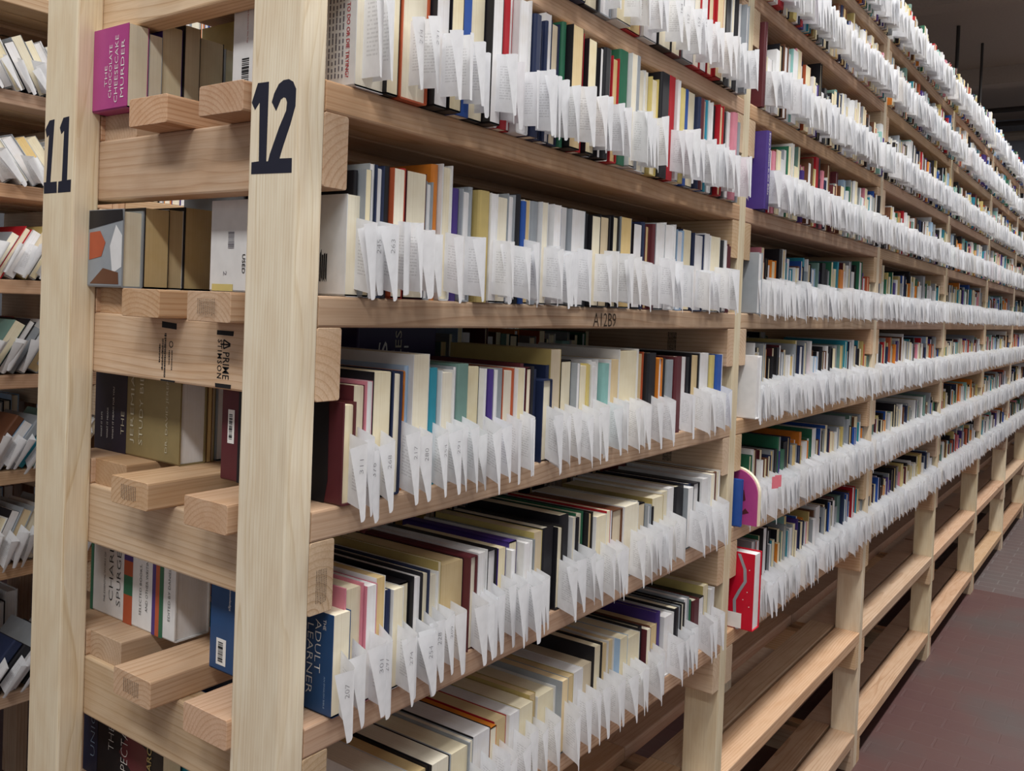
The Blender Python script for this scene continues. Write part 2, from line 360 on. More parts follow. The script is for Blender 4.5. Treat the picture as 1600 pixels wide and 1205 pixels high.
def post(root, name, X, Y, z0, z1, mat=W_POST):
    # 89 mm deep (X), 38 mm wide (Y), standing
    me = lumber_mesh(z1-z0, T, D89, mat)
    return link(name, me, root, (X, Y, (z0+z1)/2), (0, math.pi/2, 0))
def rail(root, X0, X1, Y, z, mat=W_RAIL):
    # laid on edge across the rack, top at z
    me = lumber_mesh(X1-X0, T, D89, mat)
    return link('cross_rail', me, root, ((X0+X1)/2, Y, z-D89/2), (0, 0, 0))
def board(root, X, Y0, Y1, z, mat=W_BOARD, flip=0):
    # laid flat along the rack, top at z
    me = lumber_mesh(Y1-Y0, D89, T, mat)
    return link('shelf_board', me, root, (X, (Y0+Y1)/2, z-T/2), (math.pi*flip, 0, math.pi/2))

TOP = ZO + LV[4] - 0.002
posts = {}
for i, y in enumerate(BAY):
    for side, X in (('a', -D89/2), ('b', -WID + D89/2)):
        if side == 'b' and i > 2: continue
        posts[(i, side)] = post(rack, 'post', X, y+T/2, 0.0, TOP)
INNER = {1: (-.3015, -.1405), 0: (-.306, -.1525), -1: (-.319, -.1425), -2: (-.299, -.1315)}
rails = {}; fboards = {}
nb = nr = 0
rest_r = MB(); rest_b = MB()
for i in range(len(BAY)):
    y = BAY[i]
    for k, z in sorted(LV.items(), key=lambda q: abs(q[0])):
        zt = ZO + z - T
        for s in (1, -1):
            if i == 0 and s < 0: continue
            if i > 4:
                continue
            Yc = y + T + T/2 if s > 0 else y - T/2
            rails[(i, k, s)] = rail(rack, -WID, -0.0005, Yc, zt)
            nr += 1
for i in range(len(BAY)-1):
    y0 = BAY[i] + T; y1 = BAY[i+1]
    for k, z in LV.items():
        zt = ZO + z
        fboards[(i, k)] = board(rack, -D89/2, y0+.0008, y1-.0008, zt, flip=(i+k) % 2)
        if i <= 1:
            a, b = INNER.get(k, (-.303, -.142))
            ya = -0.003 if i == 0 else y0 - T/2 + .002
            yb = y1 + T/2 - .001
            board(rack, a, ya, yb, zt); board(rack, b, ya + R.uniform(-.004, .002), yb, zt)
            board(rack, -.4545, (0.045 if i == 0 else ya), yb, zt)
        if i == 0: board(rack, -WID + D89/2, y0+.001, y1-.001, zt)
# the remaining, mostly hidden, lumber of the far bays
mb = MB()
for i in range(2, len(BAY)-1):
    y0 = BAY[i] + T; y1 = BAY[i+1]
    for k, z in LV.items():
        zt = ZO + z
        for X in (-.1405, -.3015, -.4545, -WID + D89/2):
            mb.box(X-D89/2, X+D89/2, y0-T/2+.001, y1+T/2-.001, zt-T, zt, W_BOARD)
for i in range(5, len(BAY)):
    for k, z in LV.items():
        for s in (1, -1):
            Yc = BAY[i] + T + T/2 if s > 0 else BAY[i] - T/2
            mb.box(-WID, -.0005, Yc-T/2, Yc+T/2, ZO+z-T-D89, ZO+z-T, W_RAIL)
tag(mb.build('shelf_board', rack), kind='stuff')

# ------------------------------------------------------------------ marks drawn on the wood
def plate(name, polys, mat, parent, org, right, upv, thick=0.0003, pr=None):
    """flat shapes (lists of 2-D points) as a thin layer of ink or paper lying on a surface"""
    right = Vector(right); upv = Vector(upv); nrm = right.cross(upv); org = Vector(org)
    m = MB()
    for p in polys:
        n = len(p)
        lo = [org + right*x + upv*y for x, y in p]
        hi = [q + nrm*thick for q in lo]
        m.add(lo+hi, [tuple(range(n, 2*n))] + [(i, (i+1) % n, n+(i+1) % n, n+i) for i in range(n)], mat)
    me = m.mesh(name)
    bm = bmesh.new(); bm.from_mesh(me)
    bmesh.ops.triangulate(bm, faces=[f for f in bm.faces if len(f.verts) > 4])
    bm.to_mesh(me); bm.free()
    o = link(name, me)
    if parent: attach(o, parent)
    return o

def attach(o, parent):
    """parent in world space (parents are placed before their marks)"""
    bpy.context.view_layer.update()
    o.parent = parent
    o.matrix_parent_inverse = parent.matrix_world.inverted()

def text(name, s, mat, parent, org, right, upv, width, height, bold=0.0, thick=0.0004, space=1.0):
    """lettering fitted into a width x height box whose lower left corner is org"""
    cu = bpy.data.curves.new(name, 'FONT'); cu.body = s; cu.size = 1.0
    cu.resolution_u = 2; cu.offset = bold; cu.space_character = space
    t = bpy.data.objects.new('tmp', cu); COL.objects.link(t)
    dg = bpy.context.evaluated_depsgraph_get()
    me = bpy.data.meshes.new_from_object(t.evaluated_get(dg))
    bpy.data.objects.remove(t); bpy.data.curves.remove(cu)
    xs = [v.co.x for v in me.vertices]; ys = [v.co.y for v in me.vertices]
    x0, x1, y0, y1 = min(xs), max(xs), min(ys), max(ys)
    right = Vector(right); upv = Vector(upv); nrm = right.cross(upv)
    for v in me.vertices:
        a = (v.co.x-x0)/(x1-x0)*width; b = (v.co.y-y0)/max(y1-y0, 1e-6)*height
        v.co = Vector(org) + right*a + upv*b + nrm*thick
    me.materials.clear(); me.materials.append(mat); me.name = name
    o = link(name, me)
    if parent: attach(o, parent)
    return o

def Zp(pts): return [(x, z) for x, z in pts]
P12 = [(-0.0817, 0.2276), (-0.0713, 0.2497), (-0.051, 0.2492), (-0.0514, 0.1558), (-0.0479, 0.1556), (-0.0449, 0.1643), (-0.0301, 0.1933), (-0.0183, 0.2122), (-0.0171, 0.2219), (-0.0196, 0.2271), (-0.0233, 0.2283), (-0.0283, 0.2263), (-0.0362, 0.2136), (-0.0445, 0.2246), (-0.0407, 0.2342), (-0.0327, 0.2445), (-0.0244, 0.2482), (-0.0151, 0.2483), (-0.0074, 0.2445), (-0.002, 0.2357), (-0.0023, 0.2162), (-0.01, 0.1961), (-0.0221, 0.1706), (-0.0274, 0.1577), (-0.0055, 0.1569), (-0.0051, 0.1401), (-0.0786, 0.142), (-0.0786, 0.1562), (-0.0651, 0.1566), (-0.0669, 0.2267), (-0.0753, 0.2182)]
P12 = [(x-0.004, z) for x, z in P12]
P11 = [[(-0.5778, 0.2343), (-0.5658, 0.2467), (-0.5514, 0.2474), (-0.5588, 0.1542), (-0.5401, 0.1543), (-0.5392, 0.1375), (-0.5769, 0.1377), (-0.5785, 0.1544), (-0.5715, 0.1548), (-0.5665, 0.2255), (-0.5726, 0.2218)],
       [(-0.5352, 0.2335), (-0.5255, 0.2474), (-0.5092, 0.2481), (-0.5107, 0.1551), (-0.4993, 0.1555), (-0.4996, 0.1376), (-0.5361, 0.1374), (-0.5351, 0.154), (-0.5253, 0.1545), (-0.5226, 0.2284), (-0.5303, 0.2237)]]
plate('painted_number', [P12], INK, posts[(0, 'a')], (0, 0, ZO), (1, 0, 0), (0, 0, 1))
plate('painted_number', P11, INK, posts[(0, 'b')], (0, 0, ZO), (1, 0, 0), (0, 0, 1))
text('shelf_mark', 'A12B9', INK_SOFT, fboards[(0, 0)], (0, 0.655, ZO-.0345), (0, 1, 0), (0, 0, 1), .079, .0245, bold=-.004)

rl = rails[(0, 0, 1)]
yS = T
def rq(*pts): return [list(pts)]
plate('grade_stamp', [[(-.3195, -.0523), (-.285, -.0538), (-.285, -.0455), (-.3195, -.0437)],
                      [(-.1945, -.056), (-.160, -.0565), (-.159, -.050), (-.1941, -.0501)],
                      [(-.1946, -.1249), (-.1622, -.1248), (-.1616, -.1194), (-.1952, -.1195)],
                      [(-.3192, -.1262), (-.286, -.1265), (-.2852, -.1242), (-.3189, -.1241)]],
      PRINT_K, rl, (0, yS, ZO), (1, 0, 0), (0, 0, 1))
text('grade_stamp', 'STIMSON', PRINT_K, rl, (-.1918, yS, ZO-.0620), (0, 0, -1), (1, 0, 0), .0508, .0095, bold=.01, space=1.25)
text('grade_stamp', 'PRIME', PRINT_K, rl, (-.1803, yS, ZO-.0780), (0, 0, -1), (1, 0, 0), .0352, .0135, bold=.004)
def ringpoly(cx, cz, r0, r1, n=16):
    out = []
    for i in range(n):
        a, b = 2*math.pi*i/n, 2*math.pi*(i+1)/n
        out.append([(cx+r0*math.cos(a), cz+r0*math.sin(a)), (cx+r1*math.cos(a), cz+r1*math.sin(a)),
                    (cx+r1*math.cos(b), cz+r1*math.sin(b)), (cx+r0*math.cos(b), cz+r0*math.sin(b))])
    return out
def strokes(rows, w=0.0012):
    """small rotated print too fine to read: rows of short dashes, x position, z from, z to"""
    out = []
    for x, za, zb, ww in rows:
        z = za
        while z > zb:
            l = R.uniform(.0009, .0026)
            d = R.uniform(0, ww*.35)
            out.append([(x-ww/2+d, z-l), (x+ww/2-d*.3, z-l), (x+ww/2-d*.3, z), (x-ww/2+d, z)])
            z -= l + .0006
    return out
tri = []
for (ax, az), (bx, bz) in (((-.1655, -.0672), (-.1795, -.0622)), ((-.1795, -.0622), (-.1795, -.0735)), ((-.1795, -.0735), (-.1655, -.0690)), ((-.166, -.068), (-.186, -.068))):
    d = Vector((bx-ax, bz-az)).normalized(); n = Vector((-d.y, d.x))*.0010
    tri.append([(ax-n.x, az-n.y), (bx-n.x, bz-n.y), (bx+n.x, bz+n.y), (ax+n.x, az+n.y)])
tri = [p if (Vector((p[1][0]-p[0][0], p[1][1]-p[0][1])).cross(Vector((p[2][0]-p[1][0], p[2][1]-p[1][1]))) > 0) else p[::-1] for p in tri]
plate('grade_stamp', tri + ringpoly(-.2965, -.0748, .0035, .0046) +
      strokes([(-.3105, -.060, -.1205, .0045), (-.3165, -.068, -.112, .0042), (-.3235, -.0755, -.100, .0035),
               (-.3005, -.083, -.103, .0030), (-.2940, -.083, -.110, .0022)]),
      PRINT_K, rl, (0, yS, ZO), (1, 0, 0), (0, 0, 1))
def code_block(nm, parent, org, right, upv, w, h, n, mat=PRINT_K, fill=.55, seed=3):
    r = random.Random(seed); ps = []; y = 0; st = h/n
    for i in range(n):
        t = st*r.choice((.3, .45, .6, .8))
        ps.append([(0, y), (w, y), (w, y+t), (0, y+t)]); y += st
    return plate(nm, ps, mat, parent, org, right, upv)
# faint mill stamps on sawn ends of the inner boards and a rail end
ends = [(o, k) for o in rack.children for k in (0, -1, -2) if o.name.startswith('shelf_board')
        and abs(o.location.z - (ZO+LV[k]-T/2)) < 1e-4 and abs(o.location.x - INNER[k][1 if k == 0 else 0]) < 1e-4 and o.location.y < 1]
for o, k in ends:
    plate('mill_stamp', strokes([(x, .010, -.009, .0016) for x in [(-.018+.0042*j) for j in range(9)]]),
          INK_MILL, o, (o.location.x, -.0032 - .004*(k == 0), ZO+LV[k]-T/2), (1, 0, 0), (0, 0, 1))
ro = rails[(0, -1, 1)]
plate('mill_stamp', strokes([(T*1.5+.0025*j, -.035, -.075, .0012) for j in range(-3, 4)]), INK_MILL, ro,
      (-.0005, 0, ZO+LV[-1]-T), (0, 1, 0), (0, 0, 1))
# dark lumber stamps on rails seen at the far end of the first bay
for k, z in ((0, 1), (-1, 1), (1, 1)):
    o = rails[(1, k, -1)]
    plate('grade_stamp', strokes([(-.155+.004*j, -.015, -.07, .003) for j in range(6)]), PRINT_K, o,
          (0, BAY[1]-T, ZO+LV[k]-T), (1, 0, 0), (0, 0, 1))

# ------------------------------------------------------------------ books
def u_profile(t, h, bd, spine_low=True, rnd=0.003):
    """closed outline of a bound case: two boards joined by a spine, opening at the other edge.
    y from 0..t, z from 0..h; counter-clockwise seen from +X is (y up?) handled by mesh normals"""
    r = min(rnd, t*.35)
    o = [(0, h), (0, r), (r*.35, r*.25), (r, 0), (t-r, 0), (t-r*.35, r*.25), (t, r), (t, h)]
    i = [(t-bd, h), (t-bd, bd), (bd, bd), (bd, h)]
    p = o + i
    if not spine_low: p = [(y, h-z) for y, z in reversed(p)]
    return p

def book_into(mb, X, Y, Z, t, h, d, pg, cv, kind, hard, full=True):
    """adds a book to a merged mesh, spine down, head or tail edge towards +X"""
    bd = .0024 if hard else .0008
    bd = min(bd, t*.2)
    ov = .003 if hard else 0.0
    if kind == 's':
        mb.box(X-d, X, Y, Y+t, Z, Z+h, CM[cv]); return
    mb.box(X-d, X, Y, Y+bd, Z, Z+h, CM[cv])
    mb.box(X-d, X, Y+t-bd, Y+t, Z, Z+h, CM[cv])
    mb.box(X-d+ov, X-ov-.0003, Y+bd, Y+t-bd, Z+bd, Z+h-ov-.0005, PG[pg])

def cover_bm(t, h, d, bd, mat, low=True):
    m = MB()
    p = u_profile(t, h, bd, low)
    # boards and spine as separate closed pieces give clean normals
    r = min(.003, t*.3)
    def flip(q): return [(y, h-z) for y, z in reversed(q)] if not low else q
    m.extrude_x(flip([(0, r), (bd, bd), (bd, h), (0, h)]), -d, 0, mat)
    m.extrude_x(flip([(t-bd, bd), (t, r), (t, h), (t-bd, h)]), -d, 0, mat)
    m.extrude_x(flip([(0, r), (r*.35, r*.3), (r, 0), (t-r, 0), (t-r*.35, r*.3), (t, r), (t-bd, bd), (bd, bd)]), -d, 0, mat)
    return m

def make_book(X, Y, Z, t, h, d, pg, cv, kind, hard, label, group=None, rz=0.0, up=False, facing=1, xtilt=0.0):
    """one book as a thing: an empty at its base with cover and page block"""
    root = empty('book', (X, Y, Z)); root.rotation_euler = (xtilt, 0, rz)
    tag(root, label, 'book', group)
    bd = min(.0024 if hard else .0009, t*.2)
    ov = .003 if hard else 0.0
    if kind == 's':
        # spine turned outwards: a rounded spine in front of the boards
        m = MB(); r = min(.004, t*.35)
        out = [(-d, 0), (-r, 0), (-r*.3, r*.35), (0, r), (0, t-r), (-r*.3, t-r*.35), (-r, t), (-d, t),
               (-d, t-bd), (-.004, t-bd), (-.004, bd), (-d, bd)]
        def piece(q, z0, z1):
            n = len(q)
            v = [(x, y, z0) for x, y in q] + [(x, y, z1) for x, y in q]
            m.add(v, [(i, (i+1) % n, n+(i+1) % n, n+i) for i in range(n)] + [tuple(range(n))[::-1], tuple(range(n, 2*n))], CM[cv])
        piece([(-d, 0), (-r, 0), (-.004, bd), (-d, bd)], 0, h)
        piece([(-d, t-bd), (-.004, t-bd), (-r, t), (-d, t)], 0, h)
        piece([(-r, 0), (-r*.3, r*.35), (0, r), (0, t-r), (-r*.3, t-r*.35), (-r, t), (-.004, t-bd), (-.004, bd)], 0, h)
        m.build('cover', root)
        m = MB(); m.box(-d+ov, -.0045, bd+.0001, t-bd-.0001, ov, h-ov-.001, PG['c']); m.build('page_block', root)
        return root
    cover_bm(t, h, d, bd, CM[cv], not up).build('cover', root)
    m = MB()
    x0, x1 = -d+ov, -ov-.0004
    if up: z0, z1 = ov, h-bd-.0002
    else: z0, z1 = bd+.0002, h-ov-.0006
    a, b = bd+.0001, t-bd-.0001
    e = min(.0012, (b-a)*.2)
    m.extrude_x([(a, z0), (b, z0), (b, z1-e), (b-e, z1), (a+e, z1), (a, z1-e)], x0, x1, PG[pg])
    m.build('page_block', root)
    return root

# ------------------------------------------------------------------ slips
def slip_geo(mb, X, Y, Z, sp, lo=False, mat=SLIP, lean=0.0):
    """a printed paper slip standing in a book: flat next to the book, then bent round so that
    its tapering outer flap, widest at the top, faces out into the aisle"""
    st, fb, ft, ang, H, droop, cut = sp
    rr = .012
    n1, n2, n3, nv = (1, 2, 1, 1) if lo else (3, 4, 2, 4)
    vs = []; uvs = []; nu = n1+n2+n3
    tot = st + rr + ft
    for j in range(nv+1):
        v = j/nv
        fl = fb + (ft-fb)*v
        a = ang*(.80 + .20*v); r = rr/a
        us = [st*i/n1 for i in range(n1+1)] + [st + rr*(i+1)/n2 for i in range(n2)] + [st + rr + fl*(i+1)/n3 for i in range(n3)]
        for u in us:
            if u <= st: x, y = u, lean*u
            elif u <= st + rr:
                k = (u-st)/rr*a
                x = st + r*math.sin(k); y = lean*st - r*(1-math.cos(k))
            else:
                e = u - st - rr
                x = st + r*math.sin(a) + e*math.cos(a); y = lean*st - r*(1-math.cos(a)) - e*math.sin(a)
            w_ = max(0, min(1, (u-st)/rr))
            zz = v*H - droop*x - cut*w_*(1-v) - max(0, u-st-rr)*.30*v
            vs.append((X+x, Y+y, Z+zz)); uvs.append((u/tot, v))
    fs = [(j*(nu+1)+i, j*(nu+1)+i+1, (j+1)*(nu+1)+i+1, (j+1)*(nu+1)+i) for j in range(nv) for i in range(nu)]
    mb.add(vs, fs, mat, uvs, smooth=True)

def flap_frame(sp, lean, v):
    """point on the flap just past the bend, direction out along the flap, outward normal"""
    st, fb, ft, ang, H, droop, cut = sp
    a = ang*(.80 + .20*v); r = .012/a
    e = .0015
    p = Vector((st + r*math.sin(a) + e*math.cos(a), lean*st - r*(1-math.cos(a)) - e*math.sin(a), v*H - droop*st - .002))
    d = Vector((math.cos(a), -math.sin(a), 0)); n = Vector((math.sin(a), math.cos(a), 0))
    return p, d, n

def rand_slip(k, r=R):
    st = r.uniform(.026, .036); fb = r.uniform(.001, .006); ft = r.uniform(.010, .024)
    if r.random() < .10: ft = .004
    ang = r.uniform(1.45, 2.15)
    H = r.uniform(.078, .091); droop = r.uniform(.02, .20) + (.14 if k < 0 else 0)
    return (st, fb, ft, ang, H, droop, r.uniform(.003, .010))

ORD = ['first', 'second', 'third', 'fourth', 'fifth', 'sixth', 'seventh', 'eighth', 'ninth', 'tenth']
def nth(n):
    if n <= 10: return ORD[n-1]
    return '%d%s' % (n, 'th' if 10 < n % 100 < 20 else {1: 'st', 2: 'nd', 3: 'rd'}.get(n % 10, 'th'))
SHELF = {2: 'second shelf above A12B9', 1: 'first shelf above A12B9', 0: 'shelf marked A12B9', -1: 'first shelf below A12B9',
         -2: 'second shelf below A12B9', -3: 'third shelf below A12B9'}
stats = {'b': 0, 's': 0}
def make_slip(k, n, Xf, Y, Z, num=None, which=''):
    sp = rand_slip(k)
    if num: sp = (sp[0], sp[1], max(sp[2], .019), max(sp[3], 1.6), sp[4], sp[5], sp[6])
    ln = R.uniform(-.15, .10)
    m = MB(); slip_geo(m, 0, 0, 0, sp, lean=ln)
    zo = R.uniform(.010, .020) if k >= 1 else (R.uniform(.008, .014) if k == 0 else R.uniform(.001, .008))
    o = m.build('paper_slip', None, (Xf, Y, Z + zo), (0, 0, R.uniform(-.12, .10)), uv=True)
    if num:
        q, d, nrm = flap_frame(sp, ln, .60)
        t_ = text('handwritten_number', num, PRINT_G, None, (q + nrm*.0002)[:], (0, 0, 1), d[:], .017, .0055, -.02)
        t_.parent = o
    tag(o, '%swhite slip in the %s book from post 12, %s' % (which, nth(n), SHELF[k]),
        'paper slip', 'paper slips in the near bay')
    stats['s'] += 1
    return o
NUMS = {-2: ['301', '297', '274', '333', '254', '343', '228', '209'], -1: ['376', '268', '217', '280', '254', '291'], 0: ['245', '263'],
        2: [], 1: ['214', '231'], -3: ['320', '344']}

FIRST = {}
for k in (2, 1, 0, -1, -2, -3):
    z = ZO + LV[k]
    ents = SHELF_BOOKS[k].split()
    n0 = 2 if k in (1, 0, -1, -2) else 1
    last_y = -1
    for j, e in enumerate(ents):
        y, t, h, pc = e.split(',')
        y = float(y); t = float(t)/1000; h = float(h)/1000; pg, cv = pc
        kind = 's' if pg == 's' else 'p'
        hard = R.random() < .5 and t > .014
        d = R.uniform(.205, .24)
        if t < .009 and kind == 's': d = R.uniform(.19, .23)
        Xf = R.uniform(.006, .026) if k >= 1 else (R.uniform(-.006, .008) if k == 0 else R.uniform(-.014, .004))
        n = j + n0
        gap = min(.0006, t*.05)
        upw = kind == 'p' and k <= -1 and (cv == 'O' or (cv in 'KNMPU' and (j*7+k) % 3 == 0))
        if kind == 's':
            desc = '%s book, spine outward' % CNAME[cv]
        else:
            desc = '%s book with %s cover' % (PNAME[pg], CNAME[cv])
        hh = h + (R.uniform(-.002, .002) if t > .012 else 0)
        make_book(Xf, y+gap, z, t-2*gap, hh, d, pg if kind == 'p' else 'c', cv, kind, hard,
                  '%s, %s from post 12 on %s' % (desc, nth(n), SHELF[k]), 'books in the near bay',
                  rz=0, up=upw)
        stats['b'] += 1
        # slips
        want = (kind == 'p' and R.random() < .93) or R.random() < .35
        ys = y + t/2
        if want and ys - last_y > .012 and not (k == 1 and j < 1):
            m_ = 1 if t < .032 else (2 if (t > .045 and R.random() < .6) else 1)
            for q in range(m_):
                yy = ys + (q-(m_-1)/2)*.018
                make_slip(k, n, Xf - .001, yy, z, NUMS[k].pop(0) if NUMS[k] and n > 2 else (('164' if y < .86 else '157') if (k == 2 and .80 < y < .93) else None), '' if m_ == 1 else ('nearer ' if q == 0 else 'farther '))
            last_y = ys
    FIRST[k] = ents[0]

# --- the first book on each shelf of row 12, its cover turned to the end of the rack
def barcode(parent, x0, z0, w, h, y, white=True, seed=1, lab='white barcode sticker'):
    if white:
        o = plate('sticker', [[(0, 0), (w, 0), (w, h), (0, h)]], PRINT_W, parent, (x0, y, z0), (1, 0, 0), (0, 0, 1), .0003)
        o['label'] = lab
        y -= .0003
    o = code_block('barcode', parent, (x0+w*.2, y, z0+h*.12), (1, 0, 0), (0, 0, 1), w*.5, h*.76, 17, seed=seed)
    return o
def tdown(parent, s, mat, x, z, y, ln, size, bold=0.0):
    """lettering reading downwards on a cover facing the end of the rack; x is the letters' foot"""
    return text('printed_text', s, mat, parent, (x, y, z), (0, 0, -1), (1, 0, 0), ln, size, bold)
def tup(parent, s, mat, x, z, y, ln, size, bold=0.0):
    return text('printed_text', s, mat, parent, (x, y, z), (0, 0, 1), (-1, 0, 0), ln, size, bold)

LB = 'first from post 12 on '
# shelf above A12B9: white paperback, back cover text
z = ZO + LV[1]
b = make_book(.004, .078, z, .050, .165, .240, 'c', 'W', 'p', False, 'white red-printed paperback, %s%s' % (LB, SHELF[1]))
yc = .0778
tdown(b, 'DO YOU DARE TO DO OR DIE TRYING?', PRINT_R, -.0125, z+.1620, yc, .150, .0062, .01)
rr = random.Random(4)
for i in range(6):
    plate('printed_text', [[(a, bb), (a+.0022, bb), (a+.0022, bb+l), (a, bb+l)] for a, bb, l in
          [(-.0185-.0062*i - .001, .012 + q*.0085 + rr.uniform(0, .001), rr.uniform(.004, .0075)) for q in range(17)]],
          PRINT_G, b, (0, yc, z), (1, 0, 0), (0, 0, 1))
barcode(b, -.222, z+.012, .030, .055, yc, False, 5)
tdown(b, 'An Event From The Top', PRINT_R, -.207, z+.125, yc, .045, .003)
for q, (yy, hh) in enumerate(((.090, .115), (.108, .105))):
    m = MB(); slip_geo(m, 0, 0, 0, (.034, .006, .020, 1.3, hh, .05, .004), lean=-.1)
    tag(m.build('paper_slip', None, (.003, yy, z+.012), uv=True),
        ('nearer' if q == 0 else 'farther') + ' of two tall paper slips in the white red-lettered paperback', 'paper slip', 'paper slips in the near bay')
# shelf A12B9: shiny white cover, USED sticker
z = ZO + LV[0]
b = make_book(-.002, .079, z, .042, .126, .272, 'c', 'W', 'p', False, 'white shiny paperback marked USED, %s%s' % (LB, SHELF[0]))
yc = .0788
tdown(b, 'USED', PRINT_K, -.2030, z+.052, yc, .026, .0065, .01)
tdown(b, '2', PRINT_G, -.2435, z+.029, yc, .006, .007)
code_block('barcode', b, (-.235, yc, z+.060), (1, 0, 0), (0, 0, 1), .013, .024, 12, PRINT_G, seed=8)
plate('yellow_tape', [[(-.268, .0015), (-.222, .0015), (-.222, .011), (-.268, .011)]], CM['Y'], b, (0, yc, z), (1, 0, 0), (0, 0, 1), .0006)
plate('smudge', [[(-.060+.0035*i, .018+rr.uniform(0, .006)), (-.0575+.0035*i, .018), (-.0575+.0035*i, .050+rr.uniform(0, .01)), (-.060+.0035*i, .052)] for i in range(4)], PRINT_K, b, (0.012, yc, z), (1, 0, 0), (0, 0, 1))
make_slip(0, 1, -.003, .100, z, '227')
# first shelf below: black and red cover, white barcode
z = ZO + LV[-1]
b = make_book(.004, .079, z, .021, .128, .240, 'c', 'M', 'p', True, 'dark cover with red spine edge, %s%s' % (LB, SHELF[-1]))
o = plate('black_panel', [[(-.20, .0006), (-.026, .0006), (-.020, .030), (-.022, .128), (-.20, .128)]], CM['K'], b, (0, .0788, z), (1, 0, 0), (0, 0, 1), .0003)
barcode(b, -.222, z+.052, .014, .046, .0785, True, 6)
make_slip(-1, 1, .001, .093, z, '311')
# second shelf below: blue cover with white title
z = ZO + LV[-2]
b = make_book(.006, .073, z, .028, .128, .245, 'c', 'B', 'p', False, 'dark blue paperback with white title, %s%s' % (LB, SHELF[-2]))
CMB = plain('deep_blue_cover', '#2c4f7c', 0.4, 0.35)
for c in b.children:
    if c.name.startswith('cover'): c.data.materials[0] = CMB
yc = .0728
tdown(b, 'THE', PRINT_W, -.0115, z+.150-.030, yc, .013, .0050)
tdown(b, 'ADULT', PRINT_W, -.0255, z+.118, yc, .066, .0105, -.012)
tdown(b, 'LEARNER', PRINT_W, -.0395, z+.110, yc, .088, .0105, -.012)
tdown(b, 'AN ENGLISH BIBLE', CM['L'], -.0075, z+.050, yc, .040, .0024)
tdown(b, 'knowledge', PRINT_W, -.200, z+.118, yc, .030, .006)
barcode(b, -.224, z+.010, .021, .036, yc, True, 7)
make_slip(-2, 1, .004, .087, z, '207')

# --- row 11 books seen through the end frame, heads turned inwards (+X)
def inner(X, y, t, h, k, pg, cv, hard, label, d=.205, rz=0.0):
    return make_book(X, y, ZO+LV[k], t, h, d, pg, cv, 'p', hard, label, rz=rz)
XI = -.352
b = inner(-.400, .0240, .030, .120, 1, 'c', 'I', False, 'magenta paperback with white title seen between posts 11 and 12', d=.092)
z = ZO + LV[1]; yc = .0238
for s, x, zz, ln, sz in (('MURDER', -.409, .016, .082, .0085), ('CHEESECAKE', -.425, .010, .096, .0085), ('CHOCOLATE', -.441, .018, .076, .0075), ('THE', -.453, .035, .030, .0065)):
    text('printed_text', s, PRINT_W, b, (x, yc, z+zz), (0, 0, 1), (-1, 0, 0), ln, sz, -.01)
XJ = -.400
spec = {1: [(.0550, .0205, .113, 'c', 'E'), (.0765, .033, .134, 'c', 'P'), (.1105, .026, .142, 'c', 'K'), (.1372, .042, .131, 'c', 'K'), (.1800, .017, .124, 'c', 'E')],
        0: [(.0565, .038, .118, 't', 'K'), (.095, .0245, .120, 't', 'W'), (.120, .054, .126, 't', 'K')],
        -1: [(.135, .008, .142, 't', 'U'), (.1445, .006, .150, 't', 'Z'), (.152, .028, .135, 'w', 'E')],
        -2: [(.160, .020, .04, 'c', 'T')]}
lev = {1: 'above A12B9', 0: 'of A12B9', -1: 'below A12B9', -2: 'two down'}
for k, L in spec.items():
    for i, (y, t, h, pg, cv) in enumerate(L):
        inner((XJ if k >= 0 else XI)-.004*(i % 2), y, t, h, k, pg, cv, False,
              '%s book seen between posts 11 and 12, %s to the right, level %s' % (PNAME[pg], nth(i+2), lev[k]), d=.175 if k >= 0 else .205)
b = inner(-.401, .0240, .032, .113, 0, 'c', 'E', True, 'grey and white patterned hardback beside post 11, level of A12B9', d=.091)
z = ZO + LV[0]; rq_ = random.Random(9)
for i, (c, pts) in enumerate((('W', [(-.425, .02), (-.402, .03), (-.402, .075), (-.418, .09), (-.433, .06)]), ('U', [(-.485, .005), (-.408, .005), (-.41, .022), (-.45, .028)]),
        ('A', [(-.488, .04), (-.455, .045), (-.445, .065), (-.46, .082), (-.488, .08)]), ('K', [(-.49, .085), (-.40, .097), (-.402, .112), (-.49, .112)]))):
    plate('cover_picture', [pts], CM[c], b, (0, .0239-.0001*i, z), (1, 0, 0), (0, 0, 1), .0002)
# study bible
b = inner(XI, .0905, .044, .165, -1, 'w', 'Z', True, 'thick gold and dark purple study bible lying between posts 11 and 12', d=.232)
z = ZO + LV[-1]; yc = .0903
CMZ = plain('antique_gold_cover', '#8f7f58', 0.4, 0.35)
CMV = plain('dark_violet_cover', '#2d2838', 0.4, 0.35)
for c in b.children:
    if c.name.startswith('cover'): c.data.materials[0] = CMZ
plate('dark_band', [[(-.583, .0005), (-.492, .0005), (-.492, .165), (-.583, .165)]], CMV, b, (0, yc, z), (1, 0, 0), (0, 0, 1), .0002)
yc -= .0003
tup(b, 'THE', PRINT_Y, -.498, z+.030, yc, .036, .0085, -.01)
tup(b, 'JEREMIAH', PRINT_Y, -.469, z+.020, yc, .125, .0115, -.01)
tup(b, 'STUDY BIBLE', PRINT_Y, -.447, z+.020, yc, .130, .0095, -.01)
tup(b, 'DR. DAVID JEREMIAH', PRINT_Y, -.380, z+.016, yc, .135, .0072, -.01)
for s, x, ln in (('WHAT IT SAYS', -.560, .040), ('WHAT IT MEANS', -.543, .048), ('WHAT IT MEANS FOR YOU', -.527, .082)):
    tup(b, s, PRINT_W, x, z+.020, yc, ln, .0042)
